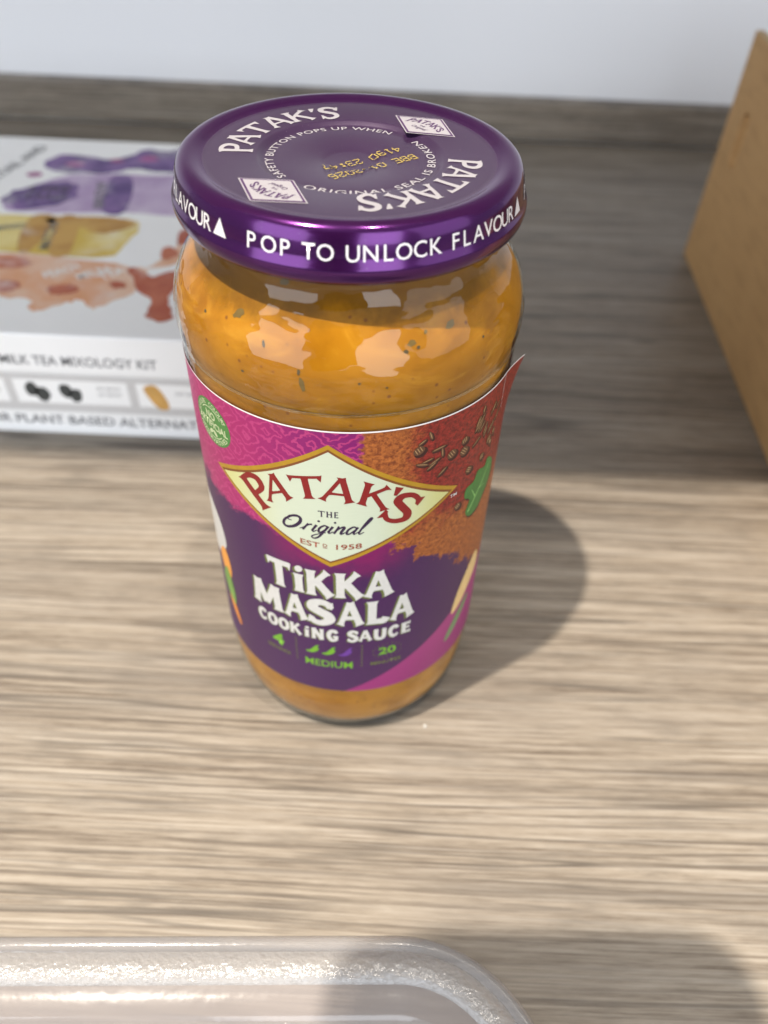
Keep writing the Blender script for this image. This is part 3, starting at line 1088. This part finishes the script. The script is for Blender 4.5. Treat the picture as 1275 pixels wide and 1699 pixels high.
put(Art().poly([catmull([(31.6, 33.5), (34.0, 34.0), (38.5, 39.0), (42.0, 44.2), (41.0, 46.0), (37.0, 43.0), (33.0, 37.5)], 4, True)]), "printed_stalk", plain("stalk_print", srgb(112, 140, 96), .45), 2)
# serving suggestion at the left
put(Art().poly([catmull([(-46, 79.0), (-41, 78.5), (-36.6, 74.0), (-35.2, 67.5), (-37.2, 63.5), (-38.4, 60.6), (-44, 58), (-52, 58), (-56, 70), (-52, 78)], 5, True)]), "printed_lettering_panel", OFFW, 1)
put(Art().poly([catmull([(-37.4, 64.6), (-35.2, 62.0), (-34.6, 57.0), (-36.4, 53.0), (-40, 54.0), (-41, 60)], 5, True)]), "printed_garnish", plain("orange_print", srgb(224, 150, 62), .45, 0, .25, 300), 2)
put(Art().poly([catmull([(-37.8, 56.5), (-35.6, 53.0), (-34.6, 47.0), (-35.6, 42.4), (-38.6, 44.0), (-41, 50.5)], 5, True)]), "printed_garnish", plain("green_print", srgb(110, 150, 70), .45, 0, .3, 300), 3)
put(Art().poly([catmull([(-36.4, 43.2), (-34.8, 41.0), (-33.2, 36.2), (-34.2, 35.4), (-37.0, 39.0), (-39, 44)], 5, True)]), "printed_garnish", plain("amber_print", srgb(228, 140, 56), .45, 0, .25, 300), 3)
art = Art()
for k in range(5):
    art.text("NUTRITION", -50, -35.8 - k * .2, 31.8 - 1.3 * k, .7, 0)
put(art, "small_lettering", VIOLET, 1)
# bare paper line along the cut top edge
art = Art()
n = 240
a_ = [(U0 + (U1 - U0) * i / n, V1 + .03) for i in range(n + 1)]
for i in range(n):
    art.tri([(a_[i][0], V1 - .32), (a_[i + 1][0], V1 - .32), a_[i + 1], a_[i]], [(0, 1, 2, 3)])
PAPER = plain("bare_paper", (0.82, 0.78, 0.76), 0.6)
art.build("paper_edge", PAPER, label, lab(1))
art = Art()
art.poly([[(43.3, 118.6), (43.45, 118.6), (43.6, 109.5), (43.5, 109.5)]])
art.build("paper_crease", PAPER, label, lab(1))

# ------------------------------------------------------------------ white gift carton behind the jar
BW = plain("white_carton_board", (0.92, 0.92, 0.91), 0.45, 0, .03, 60)
carton = empty("drink_kit_box", (0, 0, 0))
tag(carton, "flat white printed drink kit box with purple, yellow and orange watercolour top, behind the jar", "box")
X0, X1, Y0, Y1, ZB = -255.0, 12.0, 96.5, 289.0, 49.0
box("box_base", (X0 + .8, Y0 + .8, 0.2), (X1 - .8, Y1 - .8, 30.2), BW, carton, .6)
box("box_lid", (X0, Y0, 30.8), (X1, Y1, ZB), BW, carton, .9)
box("box_base_lip", (X0 + .2, Y0 + .2, 0.1), (X1 - .2, Y1 - .2, 3.2), BW, carton, .5)


def top_map(k):
    return lambda x, y: Vector((x, y, ZB + 0.06 + .05 * k)) * MM


def front_map(k, lift=0.0):
    return lambda x, z: Vector((x, (Y0 + (0 if z > 30.5 else .2 if z < 3.2 else .8)) - .06 - .05 * k, z)) * MM


def wash(name, c1, c2, scale=60, lo=.35, hi=.65):
    t = NT(name)
    c = t.mix(t.smooth(t.noise(t.obj(), scale, 4), lo, hi), c1, c2)
    pale = t.mul(t.smooth(t.noise(t.vadd(t.obj(), (3, 1, 2)), scale * .8, 4, .6), .52, .75), .5)
    t.p(Base_Color=t.mix(pale, c, (0.86, 0.85, 0.84)), Roughness=0.5)
    return t.mat


def blob(pts, name, mat, k, j=0.0):
    pts = catmull(pts, 4, True)
    q = [(x + rnd.uniform(-j, j), y + rnd.uniform(-j, j)) for x, y in pts]
    Art().poly([q]).build(name, mat, carton, top_map(k), smooth=False)


LILAC = wash("lilac_wash", srgb(196, 176, 206), srgb(176, 150, 190))
DPUR = wash("purple_wash", srgb(82, 52, 120), srgb(128, 96, 156))
PINK = wash("berry_wash", srgb(150, 60, 120), srgb(170, 90, 150))
YEL = wash("yellow_wash", srgb(214, 182, 74), srgb(232, 214, 140), 40)
AMB = wash("amber_wash", srgb(178, 128, 50), srgb(204, 160, 80), 50)
PAORG = wash("peach_wash", srgb(224, 160, 116), srgb(232, 196, 170), 50)
RUST = wash("rust_wash", srgb(176, 84, 56), srgb(196, 112, 80), 70)
GREYT = plain("grey_ink", (0.16, 0.16, 0.17), 0.5)
blob([(-181, 212), (-172, 228), (-160, 240), (-150, 244), (-120, 246), (-98, 246), (-84, 240), (-82, 204), (-120, 202), (-160, 198), (-176, 200)], "printed_watercolour", LILAC, 0, .8)
blob([(-177, 256), (-168, 268), (-150, 264), (-138, 266), (-128, 279), (-118, 277), (-106, 282), (-92, 278), (-92, 252), (-112, 250), (-128, 252), (-140, 246), (-158, 244), (-168, 246)], "printed_watercolour", DPUR, 1, 1.0)
blob([(-182, 214), (-174, 224), (-162, 232), (-150, 230), (-148, 214), (-158, 203), (-174, 202)], "printed_watercolour", DPUR, 1, 1.6)
for x, y, a, b in ((-124, 266, 5, 4), (-160, 255, 5, 3), (-176, 240, 4, 3), (-140, 262, 4, 2.4)):
    blob([(x + a * math.cos(k), y + b * math.sin(k)) for k in [i * .9 for i in range(7)]], "printed_berry", PINK, 2, .5)
blob([(-200, 192), (-160, 194), (-116, 195), (-109, 186), (-112, 168), (-116, 158), (-150, 159), (-190, 162)], "printed_watercolour", YEL, 0, .8)
blob([(-150, 194), (-118, 195), (-112, 188), (-124, 180), (-136, 184), (-150, 186)], "printed_watercolour", AMB, 1, 1.0)
blob([(-162, 192), (-150, 193), (-150, 162), (-156, 161)], "printed_watercolour", AMB, 1, .8)
for xa, xb, y0, y1, mt in ((-137, -126, 203, 240, DPUR), (-148, -139, 160, 193, AMB)):
    blob([(xa, y1), (xb, y1), (xb + 6, y0), (xa + 6, y0)], "printed_strip", mt, 2, .2)
blob([(-200, 156), (-150, 157), (-104, 151), (-96, 146), (-96, 132), (-104, 122), (-110, 116), (-116, 122), (-124, 118), (-132, 112), (-138, 122), (-150, 122), (-190, 120)], "printed_watercolour", PAORG, 0, 1.4)
for P_ in ([(-104, 149), (-97, 147), (-93, 143), (-88, 147), (-83, 149), (-80, 140), (-82, 128), (-80, 120), (-77, 112), (-82, 109), (-88, 113), (-88, 124), (-96, 132)],
           [(-160, 134), (-148, 135), (-144, 130), (-150, 125), (-164, 125)], [(-132, 132), (-124, 134), (-119, 130), (-123, 126), (-130, 126)],
           [(-109, 137), (-104, 138), (-101, 134), (-106, 132)], [(-170, 153), (-152, 154), (-146, 148), (-160, 144), (-172, 146)]):
    blob(P_, "printed_fruit", RUST, 2, .7)
blob([(-97, 150), (-92, 158), (-88, 172), (-84, 190), (-78, 192), (-78, 170), (-84, 156)], "printed_watercolour", PAORG, 0, .6)
blob([(-90, 184), (-86, 190), (-80, 188), (-82, 176), (-88, 172)], "printed_fruit", RUST, 2, .6)
blob([(-94, 168), (-90, 170), (-86, 162), (-92, 158)], "printed_fruit", RUST, 2, .5)


def top_text(s, p0, p1, h, mat, wt=.02):
    v, f = btext(s, wt)
    d_ = Vector((p1[0] - p0[0], p1[1] - p0[1]))
    W = width(v)
    nrm_ = Vector((-d_.y, d_.x)).normalized()
    art = Art().tri([(p0[0] + d_.x * x / W + nrm_.x * y * h, p0[1] + d_.y * x / W + nrm_.y * y * h) for x, y in v], f)
    art.build("printed_lettering", mat, carton, top_map(3), smooth=False)


top_text("COCKTAIL AND", (-196, 212), (-181, 276), 6, GREYT)
for k, s in enumerate(("UBE", "TARO")):
    top_text(s, (-172, 220 - 9 * k), (-152, 222 - 9 * k), 6, NAVY)
top_text("BREW", (-131, 206), (-138, 236), 5, GREYT)
top_text("MATCHA", (-143, 163), (-147, 190), 4.5, GREYT)
top_text("MANGO", (-172, 178), (-160, 182), 5, GREYT)
for k, s in enumerate(("PEACH", "MELBA")):
    top_text(s, (-136 + k * 14, 138), (-124 + k * 14, 147), 5, BW)
top_text("TEA", (-112, 138), (-104, 147), 5, BW)


def ftext(s, x0, x1, z, h, mat, wt=.02):
    Art().text(s, x0, x1, z, h, wt).build("printed_lettering", mat, carton, front_map(1), smooth=False)


ftext("AND MILK TEA MIXOLOGY KIT", -157, -81.7, 35.2, 4.2, GREYT, .012)
ftext("FOR PLANT BASED ALTERNATIVES", -160.5, -58.0, 5.1, 4.3, GREYT, .012)
GREYP = plain("pale_grey_print", (0.60, 0.59, 0.58), 0.5)
DARKP = plain("charcoal_print", (0.05, 0.055, 0.055), 0.5)
TANP = plain("tan_print", srgb(206, 160, 90), 0.5, 0, .25, 150)
for xa, xb in ((-190, -145.5), (-142.0, -96.0), (-92.4, -46.0)):
    Art().poly([[(xa, 15.8), (xb, 15.8), (xb, 27.4), (xa, 27.4)]]).build("printed_panel", BW, carton, front_map(1), smooth=False)
Art().poly([[(X0 + 2, 11.6), (X1 - 2, 11.6), (X1 - 2, 30.0), (X0 + 2, 30.0)]]).build("printed_band", GREYP, carton, front_map(0), smooth=False)
for x, z in ((-135.2, 22.6), (-131.2, 20.4), (-121.4, 22.4), (-117.6, 20.2)):
    Art().poly([catmull([(x + 2.9 * math.cos(k) * rnd.uniform(.8, 1.1), z + 3.7 * math.sin(k) * rnd.uniform(.8, 1.1)) for k in [i * .785 for i in range(8)]], 3, True)]).build(
        "printed_icon", DARKP, carton, front_map(2), smooth=False)
Art().poly([catmull([(-89.4, 25.5), (-84.4, 26.8), (-80.8, 20.0), (-80.6, 15.4), (-84.4, 15.0), (-88.0, 20.4)], 4, True)]).build("printed_icon", TANP, carton, front_map(2), smooth=False)
for x0, x1, z in ((-108.5, -98.8, 23.4), (-108.5, -98.8, 20.4), (-77, -64, 22.4), (-160, -148, 20.4)):
    Art().text("OAT AND NUT", x0, x1, z, 1.6).build("printed_lettering", GREYT, carton, front_map(2), smooth=False)

# ------------------------------------------------------------------ kraft cardboard box at the right
t = NT("kraft_board")
co = t.obj()
fib = t.noise(t.vmul(co, (40, 40, 260)), 1.0, 4)
pat = t.noise(co, 22.0, 3)
c = t.mix(pat, (0.52, 0.30, 0.12), (0.62, 0.375, 0.16))
c = t.mix(t.mul(t.smooth(fib, .45, .7), .3), c, (0.37, 0.215, 0.08))
t.p(Base_Color=c, Roughness=0.75)
t.bump(fib, .15, .0006)
KRAFT = t.mat
KEDGE = plain("kraft_cut_edge", (0.50, 0.36, 0.20), .8)
kb = empty("cardboard_box", (0.181, 0.286, 0), 0)
kb.rotation_euler = (0, 0, -math.atan2(9.2, 188.7))
tag(kb, "open brown kraft cardboard box with a slot hole, beside the wall", "box")
KH, KT, KL, KW = 116.0, 4.0, 262.0, 230.0


def panel_hole(name, y0, y1, z0, z1, hy0, hy1, hz0, hz1, x0, x1):
    bm = bmesh.new()
    outer = [(y0, z0), (y1, z0), (y1, z1), (y0, z1)]
    rr = (hy1 - hy0) / 2 * .95
    hole = []
    for cy, cz, a0 in ((hy1 - rr, hz0 + rr, -90), (hy1 - rr, hz1 - rr, 0), (hy0 + rr, hz1 - rr, 90), (hy0 + rr, hz0 + rr, 180)):
        for k in range(5):
            a = math.radians(a0 + 22.5 * k)
            hole.append((cy + rr * math.cos(a), cz + rr * math.sin(a)))
    vs = [Vector(p) for p in outer + hole]
    no, nh = 4, len(hole)
    ed = [(i, (i + 1) % no) for i in range(no)] + [(no + i, no + (i + 1) % nh) for i in range(nh)]
    ov, _, of, _, _, _ = delaunay_2d_cdt(vs, ed, [], 0, 1e-5)
    inh = lambda p: (hy0 < p[0] < hy1 and hz0 < p[1] < hz1)
    A, B = [], []
    for v in ov:
        A.append(bm.verts.new(Vector((x0, v.x, v.y)) * MM))
        B.append(bm.verts.new(Vector((x1, v.x, v.y)) * MM))
    for f in of:
        c_ = [sum(ov[i][k] for i in f) / len(f) for k in (0, 1)]
        if all(i >= no for i in f) and inh(c_):
            continue
        bm.faces.new([A[i] for i in f])
        bm.faces.new([B[i] for i in reversed(f)])
    for a, b in ed:
        bm.faces.new([A[a], A[b], B[b], B[a]])
    bmesh.ops.recalc_face_normals(bm, faces=bm.faces[:])
    me = bpy.data.meshes.new(name)
    bm.to_mesh(me)
    bm.free()
    return link(name, me, KRAFT, kb)


panel_hole("side_panel", -KL, 0, 0.3, KH, -32.5, -21.5, 61, 87, 0, KT)
box("slot_flap", (KT + 7, -44, 50), (KT + 9, -10, 96), KRAFT, kb, .3)
box("side_panel", (KW - KT, -KL, 0.3), (KW, 0, KH), KRAFT, kb, .4)
box("end_panel", (KT + .1, -KT, 0.3), (KW - KT - .1, -.1, KH - 1), KRAFT, kb, .4)
box("end_panel", (KT + .1, -KL + .1, 0.3), (KW - KT - .1, -KL + KT, KH - 1), KRAFT, kb, .4)
box("bottom_panel", (KT + .1, -KL + KT + .1, 0.3), (KW - KT - .1, -KT - .1, 3.3), KRAFT, kb, .3)
box("top_edge", (.2, -KL + .2, KH + .05), (KT - .2, -.2, KH + .5), KEDGE, kb)

# ------------------------------------------------------------------ clear plastic tray in front
def rring(x0, x1, y0, y1, r, n=14):
    pts = []
    for cx, cy, a0 in ((x1 - r, y1 - r, 0), (x0 + r, y1 - r, 90), (x0 + r, y0 + r, 180), (x1 - r, y0 + r, 270)):
        for k in range(n + 1):
            a = math.radians(a0 + 90 * k / n)
            pts.append((cx + r * math.cos(a), cy + r * math.sin(a)))
    # extra points along the sides
    out = []
    for i, p in enumerate(pts):
        q = pts[(i + 1) % len(pts)]
        L = math.hypot(q[0] - p[0], q[1] - p[1])
        ns = 24 if (i % (n + 1)) == n else 1
        for k in range(ns):
            out.append((p[0] + (q[0] - p[0]) * k / ns, p[1] + (q[1] - p[1]) * k / ns))
    return out


def plastic(name, milk, rough, bumps, bscale, col=(0.50, 0.46, 0.45), shine=1.0):
    t = NT(name)
    t.t.nodes.remove(t.bsdf)
    co = t.obj()
    tr = t.n('ShaderNodeBsdfTransparent', {'Color': (0.93, 0.92, 0.92, 1)})
    df = t.n('ShaderNodeBsdfDiffuse', {'Color': (*col, 1)})
    gl = t.n('ShaderNodeBsdfGlossy', {'Color': (1, 1, 1, 1), 'Roughness': rough})
    h = t.noise(co, bscale, 3)
    bp = t.n('ShaderNodeBump', {'Height': h, 'Strength': bumps, 'Distance': 0.0012})
    t.t.links.new(bp.outputs[0], gl.inputs['Normal'])
    t.t.links.new(bp.outputs[0], df.inputs['Normal'])
    fr = fresnel(t, 1.5, bp.outputs[0])
    m1 = t.n('ShaderNodeMixShader', {0: milk})
    t.t.links.new(tr.outputs[0], m1.inputs[1])
    t.t.links.new(df.outputs[0], m1.inputs[2])
    m2 = t.n('ShaderNodeMixShader')
    t.t.links.new(t.math('MULTIPLY_ADD', fr.outputs[0], shine, 0.02), m2.inputs[0])
    t.t.links.new(m1.outputs[0], m2.inputs[1])
    t.t.links.new(gl.outputs[0], m2.inputs[2])
    t.t.links.new(m2.outputs[0], t.out.inputs[0])
    return t.mat


tray = empty("plastic_tray", (0, 0, 0), 0)
tag(tray, "translucent plastic food tray with rounded corner and rippled rim, on the worktop before the jar", "tray")
TX0, TX1, TY0, TY1, TR = -245.0, 0.0, -165.0, 0.0, 34.0
tray.location = (0.0505, -0.0965, 0)
tray.rotation_euler = (0, 0, math.radians(2.5))


def loft(name, prof, mat):
    vs, fs = [], []
    rings = []
    for ins, z in prof:
        rings.append([(x, y, z) for x, y in rring(TX0 + ins, TX1 - ins, TY0 + ins, TY1 - ins, max(TR - ins, 6))])
    n = len(rings[0])
    for r in rings:
        vs += [Vector(p) * MM for p in r]
    for i in range(len(rings) - 1):
        for k in range(n):
            k2 = (k + 1) % n
            fs.append((i * n + k, i * n + k2, (i + 1) * n + k2, (i + 1) * n + k))
    return mesh(name, vs, fs, mat, tray, smooth=True)


PL_CLEAR = plastic("clear_plastic", 0.34, 0.14, .12, 200, (0.36, 0.355, 0.36))
PL_RIM = plastic("rippled_plastic", 0.55, 0.2, .55, 600, (0.48, 0.47, 0.465), 1.0)
PL_IN = plastic("milky_plastic", 0.52, 0.14, .12, 120, (0.40, 0.36, 0.345), 0.8)
loft("outer_lip", [(0.5, 18.0), (0.0, 19.0), (0.2, 20.4), (1.2, 21.0), (2.4, 20.8), (3.4, 20.2)], PL_CLEAR)
loft("rippled_rim", [(3.4, 20.2), (4.0, 20.6), (5.4, 21.4), (8.0, 21.6), (9.6, 20.9), (10.0, 20.2)], PL_RIM)
loft("inner_ledge", [(10.0, 20.2), (12.0, 19.6), (15.2, 19.2), (16.4, 18.4), (17.2, 16.6)], PL_IN)
loft("bowl_wall", [(17.2, 16.6), (18.2, 10.0), (20.0, 4.0), (23.0, 1.0), (27.0, 0.4)], PL_IN)
fl = [(x, y, .4) for x, y in rring(TX0 + 27, TX1 - 27, TY0 + 27, TY1 - 27, 7)]
mesh("tray_floor", [Vector(p) * MM for p in fl], [tuple(range(len(fl)))], PL_IN, tray)
loft("outer_skirt", [(0.5, 18.0), (2.2, 17.4), (3.0, 14.0)], PL_CLEAR)
for x in (-138, -88, -58):
    vs, fs = [], []
    for j, yy in enumerate((-16.6, -19.0, -24.0, -60.0, -110.0, -140)):
        for k in range(9):
            a = math.pi * k / 8
            zt = (17.0, 16.6, 9.0, 7.0, 7.0, 7.0)[j]
            vs.append(Vector((x + 2.6 * math.cos(a), yy, .5 + zt * math.sin(a) ** .6)) * MM)
    for j in range(5):
        for k in range(8):
            b = j * 9 + k
            fs.append((b, b + 1, b + 10, b + 9))
    mesh("rib", vs, fs, PL_IN, tray, smooth=True)

# ------------------------------------------------------------------ a white crumb in front of the jar
bm = bmesh.new()
bmesh.ops.create_icosphere(bm, subdivisions=2, radius=0.6 * MM)
for v in bm.verts:
    v.co *= 1 + .35 * (noise.noise(v.co * 1600) )
    v.co.z *= .75
me = bpy.data.meshes.new("crumb")
bm.to_mesh(me)
bm.free()
cr = link("crumb", me, plain("crumb_white", (.5, .48, .44), .6), None, True)
cr.location = (25.0 * MM, -33.2 * MM, .4 * MM)
tag(cr, "tiny white crumb lying on the worktop beside the foot of the jar", "crumb")

# ------------------------------------------------------------------ the phone that takes the picture: its shadow falls on the tray and worktop
phone = empty("smartphone")
pm = Matrix((r2, u2, -fw)).transposed().to_4x4()
pm.translation = CAM - fw * 0.004
phone.matrix_world = pm
tag(phone, "black smartphone held over the worktop, taking the picture", "phone")
PH_BODY = plain("phone_shell", (0.02, 0.02, 0.022), 0.35)
PH_GLASS = plain("phone_screen", (0.01, 0.01, 0.012), 0.1)
pr_ = [rring(-68 + i, 15 - i, -122 + i, 43 - i, 17 - i, 8) for i in (1.6, 0.0, 0.0, 1.6)]
pz_ = (0.0, 1.6, 6.0, 7.6)
npr = len(pr_[0])
pv = [Vector((x, y, z)) * MM for r_, z in zip(pr_, pz_) for x, y in r_]
pf = [(i * npr + k, i * npr + (k + 1) % npr, (i + 1) * npr + (k + 1) % npr, (i + 1) * npr + k) for i in range(3) for k in range(npr)]
pf += [tuple(range(npr))[::-1], tuple(range(3 * npr, 4 * npr))]
mesh("phone_body", pv, pf, PH_BODY, phone)
box("screen", (-64, -112, 7.7), (11, 33, 8.0), PH_GLASS, phone)
lathe("lens_ring", [(4.2, 0.0), (4.2, -1.2), (3.4, -1.2), (3.4, -0.2), (0.01, -0.2)], 32, PH_GLASS, phone)
